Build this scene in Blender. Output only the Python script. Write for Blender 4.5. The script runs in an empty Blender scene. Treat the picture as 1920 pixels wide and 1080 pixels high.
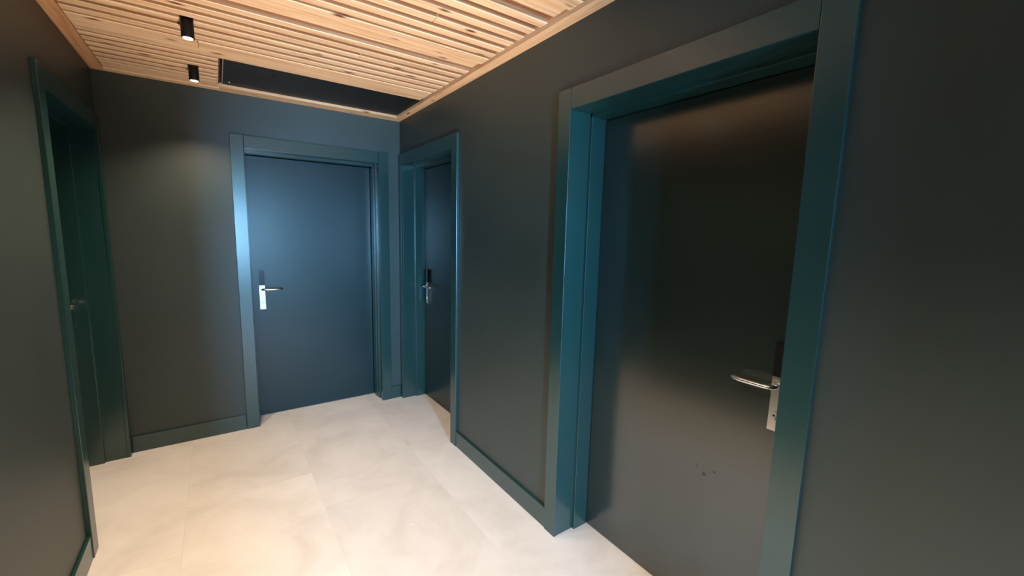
import bpy, bmesh, math, random
from mathutils import Vector, Matrix
random.seed(7)
S = bpy.context.scene
COL = S.collection

# ------------------------------------------------------------------ camera
cam_d = bpy.data.cameras.new('camera')
cam = bpy.data.objects.new('camera', cam_d); COL.objects.link(cam)
r = Vector((0.81995565, -0.57196501, 0.02299493))
u = Vector((0.05665062, 0.12105568, 0.99102786))
f = Vector((0.56961693, 0.81129622, -0.13166246))
M = Matrix(((r.x, u.x, -f.x, 0), (r.y, u.y, -f.y, 0), (r.z, u.z, -f.z, 1.52), (0, 0, 0, 1)))
cam.matrix_world = M
cam_d.sensor_width = 36.0
cam_d.lens = 36.0 * 787.65 / 1920.0
cam_d.clip_start = 0.02
S.camera = cam

# ------------------------------------------------------------------ world, exposure
W = bpy.data.worlds.new('world'); S.world = W; W.use_nodes = True
W.node_tree.nodes['Background'].inputs[0].default_value = (0.45, 0.65, 1.0, 1)
W.node_tree.nodes['Background'].inputs[1].default_value = 0.6
S.view_settings.view_transform = 'Standard'
S.view_settings.look = 'None'
S.view_settings.gamma = 1.0
S.view_settings.use_curve_mapping = False
S.view_settings.exposure = 1.25

# room measures (metres)
XR, XL, YF, YN, H = 1.325, -0.558, 3.604, -1.75, 2.426
P = 0.018                       # how far the casings stand proud of the walls

# daylight falling through the window behind the photographer
YV = -3.9                       # far end of the lobby behind the photographer
OX0, OX1, OZ = -0.05, 0.55, 1.92 # open doorway between lobby and corridor
WX0, WX1, WZ0, WZ1 = -0.38, 0.04, 0.70, 2.20
dl = bpy.data.lights.new('window_daylight', 'AREA')
dl.shape = 'RECTANGLE'; dl.size = WX1 - WX0; dl.size_y = WZ1 - WZ0
dl.energy = 500.0; dl.color = (0.29, 0.63, 1.0)
dlo = bpy.data.objects.new('window_daylight', dl); COL.objects.link(dlo)
dlo.location = ((WX0 + WX1) / 2, YV - 0.17, (WZ0 + WZ1) / 2)
dlo.rotation_euler = (math.radians(90), 0, 0)     # faces +y

SPOT_W, SPOT_COL = 26.0, (1.0, 0.78, 0.57)
UP_B = 165.0  # power of the added ceiling fill
SPOTS = [3.17, 2.49, 1.81, 1.13, 0.45, -0.23, -0.91]

# ------------------------------------------------------------------ materials
def mat(name):
    m = bpy.data.materials.new(name); m.use_nodes = True
    nt = m.node_tree
    return m, nt, nt.nodes['Principled BSDF']

def N(nt, t, **kw):
    n = nt.nodes.new(t)
    for k, v in kw.items(): setattr(n, k, v)
    return n

def ramp(nt, stops):
    n = nt.nodes.new('ShaderNodeValToRGB')
    cr = n.color_ramp
    while len(cr.elements) < len(stops): cr.elements.new(0.5)
    for e, (p, c) in zip(cr.elements, stops):
        e.position = p; e.color = (*c, 1)
    return n

def paint(name, col, rough, spec=0.5, bump=0.02, mottling=0.08, scale=60, ior=1.5):
    m, nt, b = mat(name)
    tc = N(nt, 'ShaderNodeTexCoord')
    no = N(nt, 'ShaderNodeTexNoise'); no.inputs['Scale'].default_value = 3.0; no.inputs['Detail'].default_value = 4
    nt.links.new(tc.outputs['Object'], no.inputs['Vector'])
    rp = ramp(nt, [(0.3, [c * (1 - mottling) for c in col]), (0.7, [c * (1 + mottling) for c in col])])
    nt.links.new(no.outputs['Fac'], rp.inputs[0]); nt.links.new(rp.outputs[0], b.inputs['Base Color'])
    mr = N(nt, 'ShaderNodeMapRange'); mr.inputs['To Min'].default_value = rough * 0.96; mr.inputs['To Max'].default_value = rough * 1.04
    nt.links.new(no.outputs['Fac'], mr.inputs['Value']); nt.links.new(mr.outputs[0], b.inputs['Roughness'])
    b.inputs['Specular IOR Level'].default_value = spec; b.inputs['IOR'].default_value = ior
    n2 = N(nt, 'ShaderNodeTexNoise'); n2.inputs['Scale'].default_value = scale; n2.inputs['Detail'].default_value = 3
    nt.links.new(tc.outputs['Object'], n2.inputs['Vector'])
    bp = N(nt, 'ShaderNodeBump'); bp.inputs['Strength'].default_value = bump; bp.inputs['Distance'].default_value = 0.01
    nt.links.new(n2.outputs['Fac'], bp.inputs['Height']); nt.links.new(bp.outputs[0], b.inputs['Normal'])
    return m

GREEN = (0.022, 0.044, 0.043)
M_wall = paint('wall_paint', (0.025, 0.038, 0.034), 0.48, 0.5, 0.0, ior=1.6)
M_trim = paint('trim_paint', (0.009, 0.041, 0.039), 0.25, 0.5, 0.0, 0.03, ior=1.75)
M_leaf = paint('door_paint', (0.007, 0.022, 0.026), 0.30, 0.5, 0.0, ior=1.5)

def leaf_scuffed():
    m = paint('door_paint_scuffed', (0.013, 0.024, 0.022), 0.2, 0.5, 0.0, ior=1.85)
    nt = m.node_tree; b = nt.nodes['Principled BSDF']
    base = b.inputs['Base Color'].links[0].from_socket
    ge = N(nt, 'ShaderNodeNewGeometry')
    acc = None
    for (y, z, rr, sy) in ((0.821, 0.594, 0.010, 1.0), (0.781, 0.622, 0.007, 1.0), (0.857, 0.731, 0.005, 0.25), (0.852, 0.616, 0.006, 2.2)):
        sub = N(nt, 'ShaderNodeVectorMath', operation='SUBTRACT'); sub.inputs[1].default_value = (1.52, y, z)
        nt.links.new(ge.outputs['Position'], sub.inputs[0])
        mul = N(nt, 'ShaderNodeVectorMath', operation='MULTIPLY'); mul.inputs[1].default_value = (0, sy, 1 / sy)
        nt.links.new(sub.outputs[0], mul.inputs[0])
        ln = N(nt, 'ShaderNodeVectorMath', operation='LENGTH'); nt.links.new(mul.outputs[0], ln.inputs[0])
        mr = N(nt, 'ShaderNodeMapRange'); mr.inputs['From Min'].default_value = rr * 0.3; mr.inputs['From Max'].default_value = rr
        mr.inputs['To Min'].default_value = 1; mr.inputs['To Max'].default_value = 0
        nt.links.new(ln.outputs['Value'], mr.inputs['Value'])
        if acc is None: acc = mr.outputs[0]
        else:
            mx = N(nt, 'ShaderNodeMath', operation='MAXIMUM'); nt.links.new(acc, mx.inputs[0]); nt.links.new(mr.outputs[0], mx.inputs[1]); acc = mx.outputs[0]
    mix = N(nt, 'ShaderNodeMix', data_type='RGBA')
    nt.links.new(acc, mix.inputs['Factor']); nt.links.new(base, mix.inputs['A']); mix.inputs['B'].default_value = (0.006, 0.007, 0.006, 1)
    nt.links.new(mix.outputs['Result'], b.inputs['Base Color'])
    sp = N(nt, 'ShaderNodeMapRange'); sp.inputs['To Min'].default_value = 0.55; sp.inputs['To Max'].default_value = 0.2
    nt.links.new(acc, sp.inputs['Value']); nt.links.new(sp.outputs[0], b.inputs['Specular IOR Level'])
    return m
M_leaf_scuff = leaf_scuffed()

def wood(name, tint=(1, 1, 1), along='X'):
    m, nt, b = mat(name)
    tc = N(nt, 'ShaderNodeTexCoord')
    at = N(nt, 'ShaderNodeAttribute'); at.attribute_name = 'plank'
    off = N(nt, 'ShaderNodeVectorMath', operation='MULTIPLY_ADD')
    off.inputs[1].default_value = (7.3, 3.1, 1.7)
    nt.links.new(at.outputs['Color'], off.inputs[0]); nt.links.new(tc.outputs['Object'], off.inputs[2])
    mp = N(nt, 'ShaderNodeMapping')
    mp.inputs['Scale'].default_value = (1.2, 26, 26) if along == 'X' else (26, 1.2, 26)
    nt.links.new(off.outputs[0], mp.inputs['Vector'])
    grain = N(nt, 'ShaderNodeTexNoise'); grain.inputs['Scale'].default_value = 1.6; grain.inputs['Detail'].default_value = 7; grain.inputs['Roughness'].default_value = 0.62; grain.inputs['Distortion'].default_value = 0.6
    nt.links.new(mp.outputs[0], grain.inputs['Vector'])
    t = tint
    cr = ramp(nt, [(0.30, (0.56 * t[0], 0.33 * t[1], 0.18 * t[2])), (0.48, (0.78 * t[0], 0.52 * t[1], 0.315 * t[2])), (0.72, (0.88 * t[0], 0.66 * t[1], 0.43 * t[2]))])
    nt.links.new(grain.outputs['Fac'], cr.inputs[0])
    # per board tone
    wn = N(nt, 'ShaderNodeTexWhiteNoise', noise_dimensions='3D'); nt.links.new(at.outputs['Color'], wn.inputs['Vector'])
    hs = N(nt, 'ShaderNodeMapRange'); hs.inputs['To Min'].default_value = 0.88; hs.inputs['To Max'].default_value = 1.08
    nt.links.new(wn.outputs['Value'], hs.inputs['Value'])
    sc = N(nt, 'ShaderNodeVectorMath', operation='SCALE'); nt.links.new(cr.outputs[0], sc.inputs[0]); nt.links.new(hs.outputs[0], sc.inputs['Scale'])
    # knots
    kp = N(nt, 'ShaderNodeMapping'); kp.inputs['Scale'].default_value = (4.2, 12, 12) if along == 'X' else (12, 4.2, 12)
    nt.links.new(off.outputs[0], kp.inputs['Vector'])
    vo = N(nt, 'ShaderNodeTexVoronoi'); vo.inputs['Scale'].default_value = 1.0; vo.inputs['Randomness'].default_value = 1.0
    nt.links.new(kp.outputs[0], vo.inputs['Vector'])
    kr = ramp(nt, [(0.06, (1, 1, 1)), (0.17, (0, 0, 0))]); nt.links.new(vo.outputs['Distance'], kr.inputs[0])
    wk = N(nt, 'ShaderNodeTexWhiteNoise', noise_dimensions='3D'); nt.links.new(vo.outputs['Position'], wk.inputs['Vector'])
    gt = N(nt, 'ShaderNodeMath', operation='GREATER_THAN'); gt.inputs[1].default_value = 0.25; nt.links.new(wk.outputs['Value'], gt.inputs[0])
    km = N(nt, 'ShaderNodeMath', operation='MULTIPLY'); nt.links.new(kr.outputs[0], km.inputs[0]); nt.links.new(gt.outputs[0], km.inputs[1])
    mix = N(nt, 'ShaderNodeMix', data_type='RGBA')
    nt.links.new(km.outputs[0], mix.inputs['Factor']); nt.links.new(sc.outputs[0], mix.inputs['A']); mix.inputs['B'].default_value = (0.13, 0.05, 0.025, 1)
    nt.links.new(mix.outputs['Result'], b.inputs['Base Color'])
    b.inputs['Roughness'].default_value = 0.6
    b.inputs['Specular IOR Level'].default_value = 0.3
    bp = N(nt, 'ShaderNodeBump'); bp.inputs['Strength'].default_value = 0.15; bp.inputs['Distance'].default_value = 0.004
    nt.links.new(grain.outputs['Fac'], bp.inputs['Height']); nt.links.new(bp.outputs[0], b.inputs['Normal'])
    return m
M_wood = wood('spruce_wood')
M_woodB = wood('backing_wood', (0.36, 0.28, 0.22), 'X')  # backing darkened so the slat gaps read as shadow lines
M_side_shade = wood('shaded_side_wood', (0.52, 0.44, 0.40), 'X')  # darker copy of the slat wood, shade painted into the sides
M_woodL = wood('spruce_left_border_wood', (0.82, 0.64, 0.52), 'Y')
M_woodY = wood('spruce_border_wood', (0.95, 0.88, 0.8), 'Y')
M_woodX = wood('spruce_far_border_wood', (0.97, 0.93, 0.88), 'X')

def tiles():
    m, nt, b = mat('stone_tile')
    tc = N(nt, 'ShaderNodeTexCoord')
    # large 0.62 x 1.2 m tiles laid in a half bond, running along y
    mp = N(nt, 'ShaderNodeMapping'); mp.inputs['Rotation'].default_value = (0, 0, math.radians(90))
    sub = N(nt, 'ShaderNodeVectorMath', operation='SUBTRACT'); sub.inputs[1].default_value = (0.405, 1.71, 0)
    nt.links.new(tc.outputs['Object'], sub.inputs[0])
    sw = N(nt, 'ShaderNodeSeparateXYZ'); nt.links.new(sub.outputs[0], sw.inputs[0])
    cb = N(nt, 'ShaderNodeCombineXYZ'); nt.links.new(sw.outputs['Y'], cb.inputs['X']); nt.links.new(sw.outputs['X'], cb.inputs['Y'])
    add = N(nt, 'ShaderNodeVectorMath', operation='ADD'); add.inputs[1].default_value = (12.0 - 0.4 + 0.6, 6.2, 0)
    nt.links.new(cb.outputs[0], add.inputs[0])
    br = N(nt, 'ShaderNodeTexBrick'); br.offset = 0.333; br.offset_frequency = 2
    br.inputs['Scale'].default_value = 1.0; br.inputs['Brick Width'].default_value = 1.2; br.inputs['Row Height'].default_value = 0.62
    br.inputs['Mortar Size'].default_value = 0.0016; br.inputs['Mortar Smooth'].default_value = 0.3; br.inputs['Bias'].default_value = 0
    br.inputs['Color1'].default_value = (0, 0, 0, 1); br.inputs['Color2'].default_value = (1, 1, 1, 1); br.inputs['Mortar'].default_value = (0.5, 0.5, 0.5, 1)
    nt.links.new(add.outputs[0], br.inputs['Vector'])
    cl = N(nt, 'ShaderNodeTexNoise'); cl.inputs['Scale'].default_value = 2.6; cl.inputs['Detail'].default_value = 9; cl.inputs['Roughness'].default_value = 0.62; cl.inputs['Distortion'].default_value = 0.8
    jit = N(nt, 'ShaderNodeVectorMath', operation='MULTIPLY_ADD'); jit.inputs[1].default_value = (4, 4, 4)
    nt.links.new(br.outputs['Color'], jit.inputs[0]); nt.links.new(tc.outputs['Object'], jit.inputs[2])
    nt.links.new(jit.outputs[0], cl.inputs['Vector'])
    cr = ramp(nt, [(0.30, (0.58, 0.545, 0.515)), (0.52, (0.66, 0.63, 0.60)), (0.75, (0.72, 0.69, 0.665))])
    nt.links.new(cl.outputs['Fac'], cr.inputs[0])
    # thin pale veins
    vn = N(nt, 'ShaderNodeTexNoise'); vn.inputs['Scale'].default_value = 3.1; vn.inputs['Detail'].default_value = 5; vn.inputs['Distortion'].default_value = 1.6
    nt.links.new(jit.outputs[0], vn.inputs['Vector'])
    vr = ramp(nt, [(0.492, (0, 0, 0)), (0.5, (1, 1, 1)), (0.508, (0, 0, 0))]); nt.links.new(vn.outputs['Fac'], vr.inputs[0])
    gate = N(nt, 'ShaderNodeTexNoise'); gate.inputs['Scale'].default_value = 1.7; nt.links.new(tc.outputs['Object'], gate.inputs['Vector'])
    gr = ramp(nt, [(0.55, (0, 0, 0)), (0.68, (0.5, 0.5, 0.5))]); nt.links.new(gate.outputs['Fac'], gr.inputs[0])
    gm = N(nt, 'ShaderNodeMath', operation='MULTIPLY'); nt.links.new(vr.outputs[0], gm.inputs[0]); nt.links.new(gr.outputs[0], gm.inputs[1])
    mv = N(nt, 'ShaderNodeMix', data_type='RGBA'); nt.links.new(gm.outputs[0], mv.inputs['Factor']); nt.links.new(cr.outputs[0], mv.inputs['A']); mv.inputs['B'].default_value = (0.82, 0.79, 0.77, 1)
    # tile to tile tone
    sr = N(nt, 'ShaderNodeMapRange'); sr.inputs['To Min'].default_value = 0.96; sr.inputs['To Max'].default_value = 1.03
    nt.links.new(br.outputs['Color'], sr.inputs['Value'])
    sc = N(nt, 'ShaderNodeVectorMath', operation='SCALE'); nt.links.new(mv.outputs['Result'], sc.inputs[0]); nt.links.new(sr.outputs[0], sc.inputs['Scale'])
    gf = N(nt, 'ShaderNodeMath', operation='MULTIPLY'); gf.inputs[1].default_value = 0.28; nt.links.new(br.outputs['Fac'], gf.inputs[0])
    mg = N(nt, 'ShaderNodeMix', data_type='RGBA'); nt.links.new(gf.outputs[0], mg.inputs['Factor']); nt.links.new(sc.outputs[0], mg.inputs['A']); mg.inputs['B'].default_value = (0.46, 0.43, 0.40, 1)
    nt.links.new(mg.outputs['Result'], b.inputs['Base Color'])
    b.inputs['Roughness'].default_value = 0.5
    b.inputs['Specular IOR Level'].default_value = 0.4
    bp = N(nt, 'ShaderNodeBump'); bp.inputs['Strength'].default_value = 0.2; bp.inputs['Distance'].default_value = 0.003
    fine = N(nt, 'ShaderNodeTexNoise'); fine.inputs['Scale'].default_value = 22; fine.inputs['Detail'].default_value = 6; nt.links.new(tc.outputs['Object'], fine.inputs['Vector'])
    nt.links.new(fine.outputs['Fac'], bp.inputs['Height']); nt.links.new(bp.outputs[0], b.inputs['Normal'])
    return m
M_tile = tiles()

def metal(name, col, rough):
    m, nt, b = mat(name)
    tc = N(nt, 'ShaderNodeTexCoord'); mp = N(nt, 'ShaderNodeMapping'); mp.inputs['Scale'].default_value = (400, 400, 12)
    nt.links.new(tc.outputs['Object'], mp.inputs['Vector'])
    no = N(nt, 'ShaderNodeTexNoise'); no.inputs['Scale'].default_value = 1; nt.links.new(mp.outputs[0], no.inputs['Vector'])
    mr = N(nt, 'ShaderNodeMapRange'); mr.inputs['To Min'].default_value = rough * 0.92; mr.inputs['To Max'].default_value = rough * 1.08
    nt.links.new(no.outputs['Fac'], mr.inputs['Value']); nt.links.new(mr.outputs[0], b.inputs['Roughness'])
    b.inputs['Base Color'].default_value = (*col, 1); b.inputs['Metallic'].default_value = 1
    return m
M_steel = metal('brushed_steel', (0.72, 0.72, 0.70), 0.24)
M_reader = paint('black_reader_plastic', (0.012, 0.013, 0.018), 0.18, 0.6, 0.0)
M_black = paint('black_lamp_metal', (0.006, 0.005, 0.005), 0.5, 0.25, 0.0)
M_panel = paint('black_panel_lacquer', (0.010, 0.010, 0.011), 0.5, 0.35, 0.01)
M_strip = paint('pale_edge_strip', (0.45, 0.40, 0.34), 0.5, 0.4, 0.0)
M_white = paint('white_window_frame', (0.6, 0.6, 0.6), 0.4, 0.4, 0.0)
M_lens, nt_, b_ = mat('lamp_lens')
b_.inputs['Base Color'].default_value = (1, 0.95, 0.88, 1)
b_.inputs['Emission Color'].default_value = (1.0, 0.93, 0.82, 1); b_.inputs['Emission Strength'].default_value = 6.0
M_glass, nt_, b_ = mat('window_glass')
tr_ = N(nt_, 'ShaderNodeBsdfTransparent'); gl_ = N(nt_, 'ShaderNodeBsdfGlossy'); mx_ = N(nt_, 'ShaderNodeMixShader')
gl_.inputs['Roughness'].default_value = 0.02; mx_.inputs[0].default_value = 0.06
nt_.links.new(tr_.outputs[0], mx_.inputs[1]); nt_.links.new(gl_.outputs[0], mx_.inputs[2])
nt_.links.new(mx_.outputs[0], nt_.nodes['Material Output'].inputs['Surface'])

# ------------------------------------------------------------------ mesh helpers
class MB:
    def __init__(s):
        s.bm = bmesh.new(); s.lay = s.bm.verts.layers.float_color.new('plank'); s.k = 0
    def _tag(s, vs):
        s.k += 1
        c = (random.random() * 3, random.random() * 3, random.random() * 3, 1)
        for v in vs: v[s.lay] = c
    def box(s, a, b, bev=0.0, seg=2):
        x0, x1 = sorted((a[0], b[0])); y0, y1 = sorted((a[1], b[1])); z0, z1 = sorted((a[2], b[2]))
        vs = [s.bm.verts.new(p) for p in ((x0, y0, z0), (x1, y0, z0), (x1, y1, z0), (x0, y1, z0), (x0, y0, z1), (x1, y0, z1), (x1, y1, z1), (x0, y1, z1))]
        fs = [s.bm.faces.new([vs[i] for i in q]) for q in ((0, 3, 2, 1), (4, 5, 6, 7), (0, 1, 5, 4), (1, 2, 6, 5), (2, 3, 7, 6), (3, 0, 4, 7))]
        s._tag(vs)
        if bev:
            es = {e for fc in fs for e in fc.edges}
            bmesh.ops.bevel(s.bm, geom=list(es), offset=bev, segments=seg, affect='EDGES', profile=0.5)
        return s
    def lathe(s, prof, c, axis='Z', seg=40):
        """prof: list of (radius, height) revolved about an axis through c"""
        rings = []
        for (rr, h) in prof:
            ring = []
            for i in range(seg):
                a = 2 * math.pi * i / seg
                p = (rr * math.cos(a), rr * math.sin(a), h)
                if axis == 'Y': p = (p[0], h, p[1])
                ring.append(s.bm.verts.new((c[0] + p[0], c[1] + p[1], c[2] + p[2])))
            rings.append(ring)
        fs = []
        for a, b in zip(rings, rings[1:]):
            for i in range(seg):
                fs.append(s.bm.faces.new((a[i], a[(i + 1) % seg], b[(i + 1) % seg], b[i])))
        s.bm.faces.new(rings[0][::-1]); s.bm.faces.new(rings[-1])
        for fc in fs: fc.smooth = True
        return s
    def tube(s, pts, rad, seg=16, squash=1.0):
        pts = [Vector(p) for p in pts]; rings = []
        up = Vector((0, 0, 1))
        for i, p in enumerate(pts):
            d = (pts[min(i + 1, len(pts) - 1)] - pts[max(i - 1, 0)]).normalized()
            a = d.cross(up).normalized(); b = a.cross(d).normalized()
            rr = rad[i] if isinstance(rad, (list, tuple)) else rad
            rings.append([s.bm.verts.new(p + a * rr * math.cos(t) + b * rr * squash * math.sin(t)) for t in [2 * math.pi * k / seg for k in range(seg)]])
        for a, b in zip(rings, rings[1:]):
            for i in range(seg):
                fc = s.bm.faces.new((a[i], a[(i + 1) % seg], b[(i + 1) % seg], b[i])); fc.smooth = True
        s.bm.faces.new(rings[0][::-1]); s.bm.faces.new(rings[-1])
        return s
    def outline(s, pts, y0, y1, bev=0.0):
        """closed outline in x,z extruded from y0 to y1"""
        a = [s.bm.verts.new((x, y0, z)) for x, z in pts]; b = [s.bm.verts.new((x, y1, z)) for x, z in pts]
        n = len(pts); f0 = s.bm.faces.new(a); f1 = s.bm.faces.new(b[::-1])
        for i in range(n): s.bm.faces.new((a[(i + 1) % n], a[i], b[i], b[(i + 1) % n]))
        if bev: bmesh.ops.bevel(s.bm, geom=list(f0.edges), offset=bev, segments=2, affect='EDGES')
        return s
    def build(s, name, m, parent=None, loc=None):
        bmesh.ops.recalc_face_normals(s.bm, faces=s.bm.faces)
        me = bpy.data.meshes.new(name); s.bm.to_mesh(me); s.bm.free(); me.materials.append(m)
        o = bpy.data.objects.new(name, me); COL.objects.link(o)
        if parent: o.parent = parent
        if loc: o.location = loc
        return o

def tag(o, label=None, cat=None, group=None, kind=None):
    if label: o['label'] = label
    if cat: o['category'] = cat
    if group: o['group'] = group
    if kind: o['kind'] = kind
    return o

def empty(name, loc, rz=0.0):
    o = bpy.data.objects.new(name, None); COL.objects.link(o)
    o.location = loc; o.rotation_euler = (0, 0, rz); o.empty_display_size = 0.1
    return o

# ------------------------------------------------------------------ shell
T = 0.32     # wall thickness
HEAD = 2.075 # rough opening height
o = MB().box((XL - T, YV - T, -0.10), (XR + T, YF + T, 0)).build('floor', M_tile)
tag(o, 'pale beige large-format stone tile floor', 'floor', kind='structure')

ZT = H + 0.10
DOORS_R = [(0.508, 1.446), (2.600, 3.545)]
DOOR_L = (2.582, 3.532)
DOOR_F = (0.190, 1.137)

def wall_y(name, x0, x1, openings, label, y0=YV, y1=YF + T):
    mb = MB(); y = y0
    for a, b in openings:
        a2, b2 = a - 0.015, b + 0.015
        mb.box((x0, y, 0), (x1, a2, ZT)); mb.box((x0, a2, HEAD), (x1, b2, ZT)); y = b2
    mb.box((x0, y, 0), (x1, y1, ZT))
    return tag(mb.build(name, M_wall), label, 'wall', kind='structure')
wall_y('wall_right', XR, XR + T, DOORS_R, 'dark green painted wall on the right with two recessed doors')
wall_y('wall_left', XL - T, XL, [DOOR_L], 'dark green painted wall on the left')
mb = MB()
a, b = DOOR_F[0] - 0.015, DOOR_F[1] + 0.015
mb.box((XL, YF, 0), (a, YF + T, ZT)); mb.box((a, YF, HEAD), (b, YF + T, ZT)); mb.box((b, YF, 0), (XR, YF + T, ZT))
tag(mb.build('wall_far', M_wall), 'dark green painted end wall with one door', 'wall', kind='structure')
mb = MB()
mb.box((XL, YN - .12, 0), (OX0, YN, ZT)); mb.box((OX1, YN - .12, 0), (XR, YN, ZT)); mb.box((OX0, YN - .12, OZ), (OX1, YN, ZT))
tag(mb.build('wall_near', M_wall), 'dark green painted wall with an open doorway behind the photographer', 'wall', kind='structure')
mb = MB()
mb.box((XL, YV - T, 0), (WX0, YV, ZT)); mb.box((WX1, YV - T, 0), (XR, YV, ZT))
mb.box((WX0, YV - T, 0), (WX1, YV, WZ0)); mb.box((WX0, YV - T, WZ1), (WX1, YV, ZT))
tag(mb.build('wall_lobby', M_wall), 'dark green painted wall of the lobby with the window', 'wall', kind='structure')
# window behind the photographer
w = tag(empty('window_1', ((WX0 + WX1) / 2, YV - 0.1, WZ0)), 'tall daylight window behind the photographer', 'window', kind='structure')
ww, wh = (WX1 - WX0) / 2, WZ1 - WZ0
mb = MB()
mb.box((-ww, -.03, 0), (-ww + .05, .03, wh), .003); mb.box((ww - .05, -.03, 0), (ww, .03, wh), .003)
mb.box((-ww + .05, -.03, 0), (ww - .05, .03, .05), .003); mb.box((-ww + .05, -.03, wh - .05), (ww - .05, .03, wh), .003)
mb.build('window_frame', M_white, w)
MB().box((-ww + .05, -.004, .05), (ww - .05, .004, wh - .05)).build('pane', M_glass, w)

# ------------------------------------------------------------------ ceiling: wooden slats on boards
BX0, BX1, BY1 = XL + 0.063, XR - 0.063, YF - 0.059     # inner edges of the border boards
SX1 = BX1 - 0.022                                       # right ends of the slats
PX0, PX1, PY0, PY1 = 0.070, BX1, 2.945, BY1 - 0.055     # black panel opening
SH = 0.030                                              # slat thickness
ZB = H + SH
mb = MB(); mbb = MB()
# backing boards, leaving out the hatch
y = YN
while y < PY0 - 0.001:
    y2 = min(y + 0.29, PY0)
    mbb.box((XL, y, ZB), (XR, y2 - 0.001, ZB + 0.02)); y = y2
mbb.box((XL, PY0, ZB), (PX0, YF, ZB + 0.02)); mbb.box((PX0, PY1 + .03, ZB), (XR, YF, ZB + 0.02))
def slat(y0, y1, x0=BX0 + 0.002, x1=SX1, dz=0.0, bev=0.003):
    e = random.uniform(-0.004, 0.004)
    xs = [x0, x1 + (e if x1 == SX1 else 0)]
    if x1 - x0 > 1.2 and random.random() < 0.22:
        xs.insert(1, random.uniform(x0 + .3, x1 - .3))
    for p, q in zip(xs, xs[1:]):
        mb.box((p, y0, H + dz), (q - 0.0015, y1, ZB + 0.001), bev, 1)
def module(yw0):
    """six slats followed by a wide board; yw0 is the near edge of the wide board"""
    slat(yw0, yw0 + 0.082); slat(yw0 + 0.083, yw0 + 0.175, dz=0.008)
    for k in range(6):
        a = yw0 + 0.218 + k * 0.0835
        slat(a, a + 0.049)
slat(2.737, 2.852); slat(2.853, 2.943, dz=0.003)
for k in range(6):
    pass
base = 2.029
while base > YN - 0.2:
    if base + 0.1 > YN:
        module(base)
    base -= 0.708
for a, b in ((2.958, 2.998), (3.028, 3.072), (3.104, 3.150), (3.184, 3.234), (3.266, 3.310), (3.342, 3.384)):
    slat(a, b, x1=PX0 - 0.006)
slat(3.418, BY1 - 0.001, x1=PX0 - 0.006, dz=0.004)
o = mb.build('ceiling', M_wood)
o.data.materials.append(M_side_shade)          # slat sides tinted darker to stand in for their shade
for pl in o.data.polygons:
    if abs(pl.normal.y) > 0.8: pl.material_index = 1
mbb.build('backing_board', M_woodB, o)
tag(o, 'spruce slatted ceiling of narrow battens and wide boards', 'ceiling', kind='structure')
def bb(x0, x1, y0, y1, m, name, label):
    q = MB(); q.box((x0, y0, H - 0.003), (x1, y1, ZT - 0.002), 0.0025, 2)
    if name == 'trim_3': q.box((PX0 + 0.001, PY1 + .001, H - 0.003), (x1, BY1 + 0.004, ZB + 0.02))
    tag(q.build(name, m), label, 'trim', kind='structure')
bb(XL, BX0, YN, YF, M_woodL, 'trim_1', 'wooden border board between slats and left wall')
bb(BX1, XR, YN, YF, M_woodY, 'trim_2', 'wooden border board between slats and right wall')
bb(BX0, BX1, BY1, YF, M_woodX, 'trim_3', 'wooden border board along the end wall')
# closed slab above
tag(MB().box((XL - T, YV - T, ZT), (XR + T, YF + T, ZT + 0.1)).build('ceiling_slab', M_panel), 'slab above the wooden ceiling', 'ceiling', kind='structure')

# black access panel set in the ceiling
ap = tag(empty('access_hatch', (PX0, PY0, H)), 'long black access hatch set into the slatted wooden ceiling beside the end wall', 'hatch')
pw, pd = PX1 - PX0, PY1 - PY0
q = MB(); q.box((0.018, 0.003, 0.014), (pw - 0.003, pd - 0.003, 0.032), 0.0015)
q.build('hatch_door', M_panel, ap)
q = MB()
q.box((0.001, 0.001, 0.020), (0.012, pd - 0.001, 0.06)); q.box((0.012, -0.0005 + .001, 0.033), (pw - .001, pd - .001, 0.06))
q.build('recess_frame', M_black, ap)
tag(MB().box((0.0125, 0.006, 0.006), (0.0165, pd - 0.006, 0.030), 0.0008).build('edge_strip', M_strip, ap), 'pale thin edge strip')
lk = MB(); lk.lathe([(0.009, 0.0), (0.009, 0.006), (0.006, 0.006)][::-1], (0, 0, 0)); lk.box((-0.003, -.012, -0.004), (0.003, .006, 0.0), .001)
tag(lk.build('latch', M_steel, ap, (0.052, 0.455, 0.008)), 'small steel latch')
MB().lathe([(0.004, 0.0), (0.006, 0.003), (0.006, 0.006)], (0, 0, 0)).build('screw', M_black, ap, (0.275, 0.15, 0.008))

# ------------------------------------------------------------------ baseboards
BH, BT = 0.112, 0.014
def base_board(name, a, b, label):
    q = MB(); q.box(a, b, 0.003, 2)
    tag(q.build(name, M_trim), label, 'baseboard', kind='structure')
CW = 0.081
base_board('baseboard_right', (XR - BT, DOORS_R[0][1] + CW, 0), (XR, DOORS_R[1][0] - CW, BH), 'dark green baseboard between the two right-hand doors')
base_board('baseboard_near_right', (XR - BT, YN, 0), (XR, DOORS_R[0][0] - CW, BH), 'dark green baseboard near the camera on the right')
base_board('baseboard_left', (XL, YN, 0), (XL + BT, DOOR_L[0] - CW, BH), 'dark green baseboard along the left wall')
base_board('baseboard_far', (XL + P, YF - BT, 0), (DOOR_F[0] - CW - 0.003, YF, BH), 'dark green baseboard left of the end-wall door')
base_board('baseboard_corner', (DOOR_F[1] + CW - .003, YF - BT, 0), (XR - P, YF, BH), 'short dark green baseboard in the far right corner')

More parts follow.
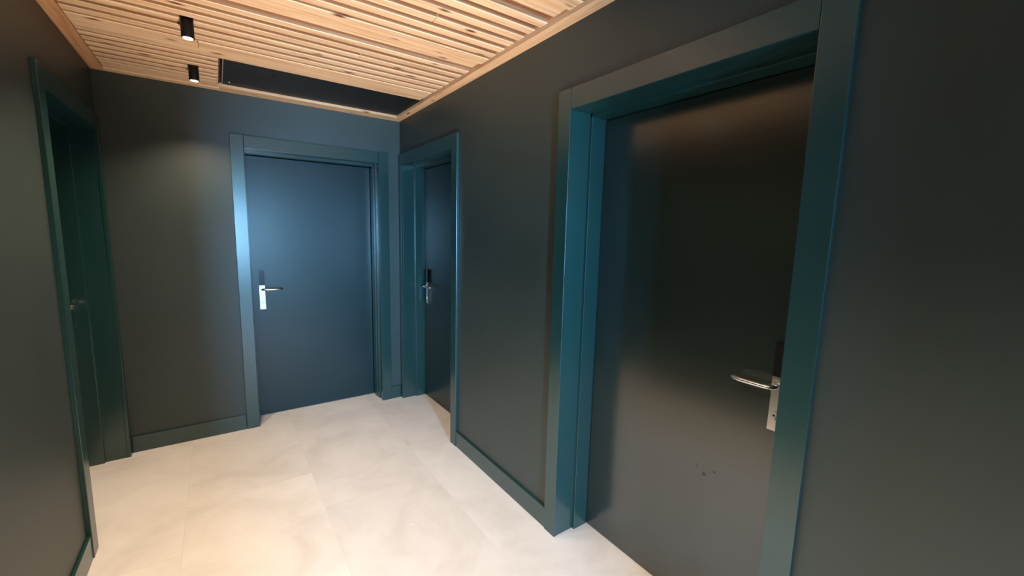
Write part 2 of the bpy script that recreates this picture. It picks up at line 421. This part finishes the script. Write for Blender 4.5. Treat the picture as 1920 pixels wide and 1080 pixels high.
# ------------------------------------------------------------------ doors
RD = 0.213          # leaf face lies this deep behind the casing face
def make_handle(root, up, dirn, tall=0.305, curved=True):
    """long backplate with reader above and steel below; lever points along dirn*x"""
    y = RD - 0.001
    z0, z1, zs = 0.874, 1.179, 1.062
    # lower steel plate, slightly flared at its foot
    wt, wb = 0.019, 0.0205
    h = empty('door_handle', (up, y, 0)); h.parent = root
    q = MB(); q.outline([(-wb, z0), (wb, z0), (wt, z0 + 0.05), (wt, zs), (-wt, zs), (-wt, z0 + 0.05)], -0.014, 0.0, 0.002)
    tag(q.build('backplate', M_steel, h), 'brushed steel backplate')
    q = MB(); q.outline([(-wt, zs), (wt, zs), (wt, z1), (-wt, z1)], -0.017, 0.0, 0.003)
    tag(q.build('card_reader', M_reader, h), 'glossy black upper card reader')
    # lever: neck from the plate, arm with a return toward the door
    zl = 1.032
    pts = [(0, -0.012, zl), (0, -0.036, zl), (dirn * 0.004, -0.047, zl), (dirn * 0.014, -0.053, zl)]
    pts += [(dirn * t, -0.055 - 0.003 * math.sin(t * 20), zl) for t in (0.03, 0.05, 0.07, 0.09, 0.105)]
    pts += [(dirn * 0.120, -0.053, zl), (dirn * 0.129, -0.048, zl), (dirn * 0.134, -0.041, zl), (dirn * 0.135, -0.034, zl)]
    q = MB(); q.tube(pts, 0.0083, 20, 0.95)
    q.build('lever', M_steel, h)
    q = MB(); q.lathe([(0.0165, -0.020), (0.0165, -0.014)], (0, 0, zl), 'Y')
    q.build('rosette', M_steel, h)
    q = MB(); q.lathe([(0.0085, -0.019), (0.0085, -0.013)], (0, 0, 0.935), 'Y'); q.box((-0.0045, -0.019, 0.912), (0.0045, -0.013, 0.933), 0.001)
    tag(q.build('key_cylinder', M_steel, h), 'key cylinder below the lever')
    return h

def make_door(name, loc, rz, Wd, hu, hd, label, cl=CW, cr=CW, leafmat=None, steps=1):
    d = tag(empty(name, loc, rz), label, 'door', kind='structure')
    Z = 2.060; CT = 2.152
    g = 0.0012
    # casing: two full-height uprights with the head board between them
    for s, w_, u0 in ((-1, cl, 0.0), (1, cr, Wd)):
        q = MB(); q.box((u0, 0, 0), (u0 + s * w_, P + 0.001, CT), 0.0022)
        q.build('casing_upright', M_trim, d)
    q = MB(); q.box((g, 0.0006, Z), (Wd - g, P + 0.001, CT - 0.001), 0.002)
    q.build('casing_head', M_trim, d)
    # jamb lining with a stop strip in front of the leaf
    s1, dep = 0.124, 0.013
    for s, u0 in ((-1, 0.0), (1, Wd)):
        q = MB()
        q.box((u0 + s * 0.0025, P + 0.001, 0), (u0 + s * 0.014, s1 + 0.01, Z + 0.012), 0.0012)
        q.box((u0 - s * dep, s1, 0), (u0 + s * 0.014, RD + 0.05, Z + 0.012), 0.0018)
        if steps > 1:
            q.box((u0 - s * (dep - .006), s1 - 0.045, 0), (u0 + s * 0.010, s1 + 0.01, Z + 0.010), 0.0018)
        q.build('door_jamb', M_trim, d)
    q = MB()
    q.box((0, P + 0.001, Z + 0.0025), (Wd, s1 + 0.01, Z + 0.014), 0.0012)
    q.box((0, s1, Z - dep), (Wd, RD + 0.05, Z + 0.014), 0.0018)
    q.build('door_jamb_head', M_trim, d)
    # leaf
    q = MB(); q.box((dep + 0.0035, RD, 0.006), (Wd - dep - 0.0035, RD + 0.042, Z - dep - 0.004), 0.0015)
    q.build('door_leaf', leafmat or M_leaf, d)
    make_handle(d, hu, hd)
    # dark seal behind the leaf so no light leaks round it
    MB().box((-0.01, RD + 0.06, 0), (Wd + 0.01, RD + 0.09, Z + 0.014)).build('door_backing', M_black, d)
    return d

make_door('door_1', (DOOR_F[0], YF - P, 0), 0.0, DOOR_F[1] - DOOR_F[0], 0.079, 1,
          'dark teal door straight ahead in the end wall', steps=2)
make_door('door_2', (XR - P, DOORS_R[0][1], 0), -math.pi / 2, DOORS_R[0][1] - DOORS_R[0][0], 0.856, -1,
          'large dark green door near the camera in the right wall', leafmat=M_leaf_scuff)
make_door('door_3', (XR - P, DOORS_R[1][1], 0), -math.pi / 2, DOORS_R[1][1] - DOORS_R[1][0], 0.088, 1,
          'dark door at the far end of the right wall by the corner', cl=0.040)
make_door('door_4', (XL + P, DOOR_L[0], 0), math.pi / 2, DOOR_L[1] - DOOR_L[0], 0.872, -1,
          'shadowed dark door recessed in the left wall', cr=0.053)

# ------------------------------------------------------------------ ceiling spotlights
def make_spot():
    t = empty('ceiling_spotlight', (-0.055, 0, H))
    R0, L = 0.0245, 0.080
    q = MB(); q.lathe([(R0 - 0.004, 0.030), (R0, 0.030), (R0, -L + 0.002), (R0 - 0.001, -L), (R0 - 0.005, -L), (R0 - 0.006, -L + 0.004)][::-1], (0, 0, 0))
    q.build('lamp_body', M_black, t)
    q = MB(); q.lathe([(R0 - 0.0055, -L - 0.0008), (R0 - 0.0055, -L + 0.003)], (0, 0, 0))
    tag(q.build('lamp_lens', M_lens, t), 'glowing round lens')
    return t
def add_beam(t, k=1.0):
    ld = bpy.data.lights.new('spot_beam', 'SPOT')
    ld.energy = SPOT_W * k; ld.color = SPOT_COL; ld.spot_size = math.radians(122); ld.spot_blend = 0.75; ld.shadow_soft_size = 0.016
    lo = bpy.data.objects.new('spot_beam', ld); COL.objects.link(lo)
    lo.parent = t; lo.location = (0, 0, -0.087)
proto = make_spot()
labels = {0: 'black cylinder ceiling spotlight nearer the end wall, beside the black access hatch',
          1: 'black cylinder ceiling spotlight nearer the camera, away from the access hatch'}
far_labels = {2: 'black cylinder ceiling spotlight third from the end wall, just above the top of the view',
              3: 'black cylinder ceiling spotlight fourth from the end wall',
              4: 'black cylinder ceiling spotlight fifth from the end wall, over the big right-hand door',
              5: 'black cylinder ceiling spotlight directly behind the camera position',
              6: 'black cylinder ceiling spotlight nearest the window'}
for i, y in enumerate(SPOTS):
    if i == 0: t = proto
    else:
        t = proto.copy(); COL.objects.link(t)
        for ch in list(proto.children):
            if ch.type == 'MESH':
                c = ch.copy(); COL.objects.link(c); c.parent = t
    t.location = (-0.055, y, H)
    tag(t, labels.get(i) or far_labels[i], 'spotlight', 'black spotlights in a row along the slatted ceiling')
    if i == 0: spots = []
    spots.append(t)
for t, k in zip(spots, (1.0, 1.0, 1.0, 1.0, 1.8, 1.8, 1.5)): add_beam(t, k)

# ------------------------------------------------------------------ added floor uplighter outside the view, fill for the ceiling
def uplighter(x, y, aim, watts, size, label):
    fl = tag(empty('added_uplighter', (x, y, 0)), label, 'added fill lamp')
    q = MB(); q.lathe([(0.040, 0.0), (0.042, 0.003), (0.042, 0.010), (0.028, 0.014), (0.028, 0.085), (0.025, 0.085), (0.024, 0.065)], (0, 0, 0))
    q.build('lamp_body', M_black, fl)
    tag(MB().lathe([(0.0235, 0.068), (0.0235, 0.072)], (0, 0, 0)).build('lamp_lens', M_lens, fl), 'glowing round lens')
    ul = bpy.data.lights.new('added_fill_beam', 'SPOT'); ul.energy = watts; ul.color = (1.0, 0.78, 0.61)
    ul.spot_size = math.radians(size); ul.spot_blend = 0.9; ul.shadow_soft_size = 0.02
    ulo = bpy.data.objects.new('added_fill_beam', ul); COL.objects.link(ulo); ulo.parent = fl
    ulo.location = (0, 0, 0.10)
    d = Vector(aim) - Vector((x, y, 0.10))
    ulo.rotation_euler = d.to_track_quat('-Z', 'Y').to_euler()
uplighter(0.30, 0.30, (0.55, 2.15, 2.43), UP_B, 54, 'added black floor uplighter, ceiling fill just below the camera position')
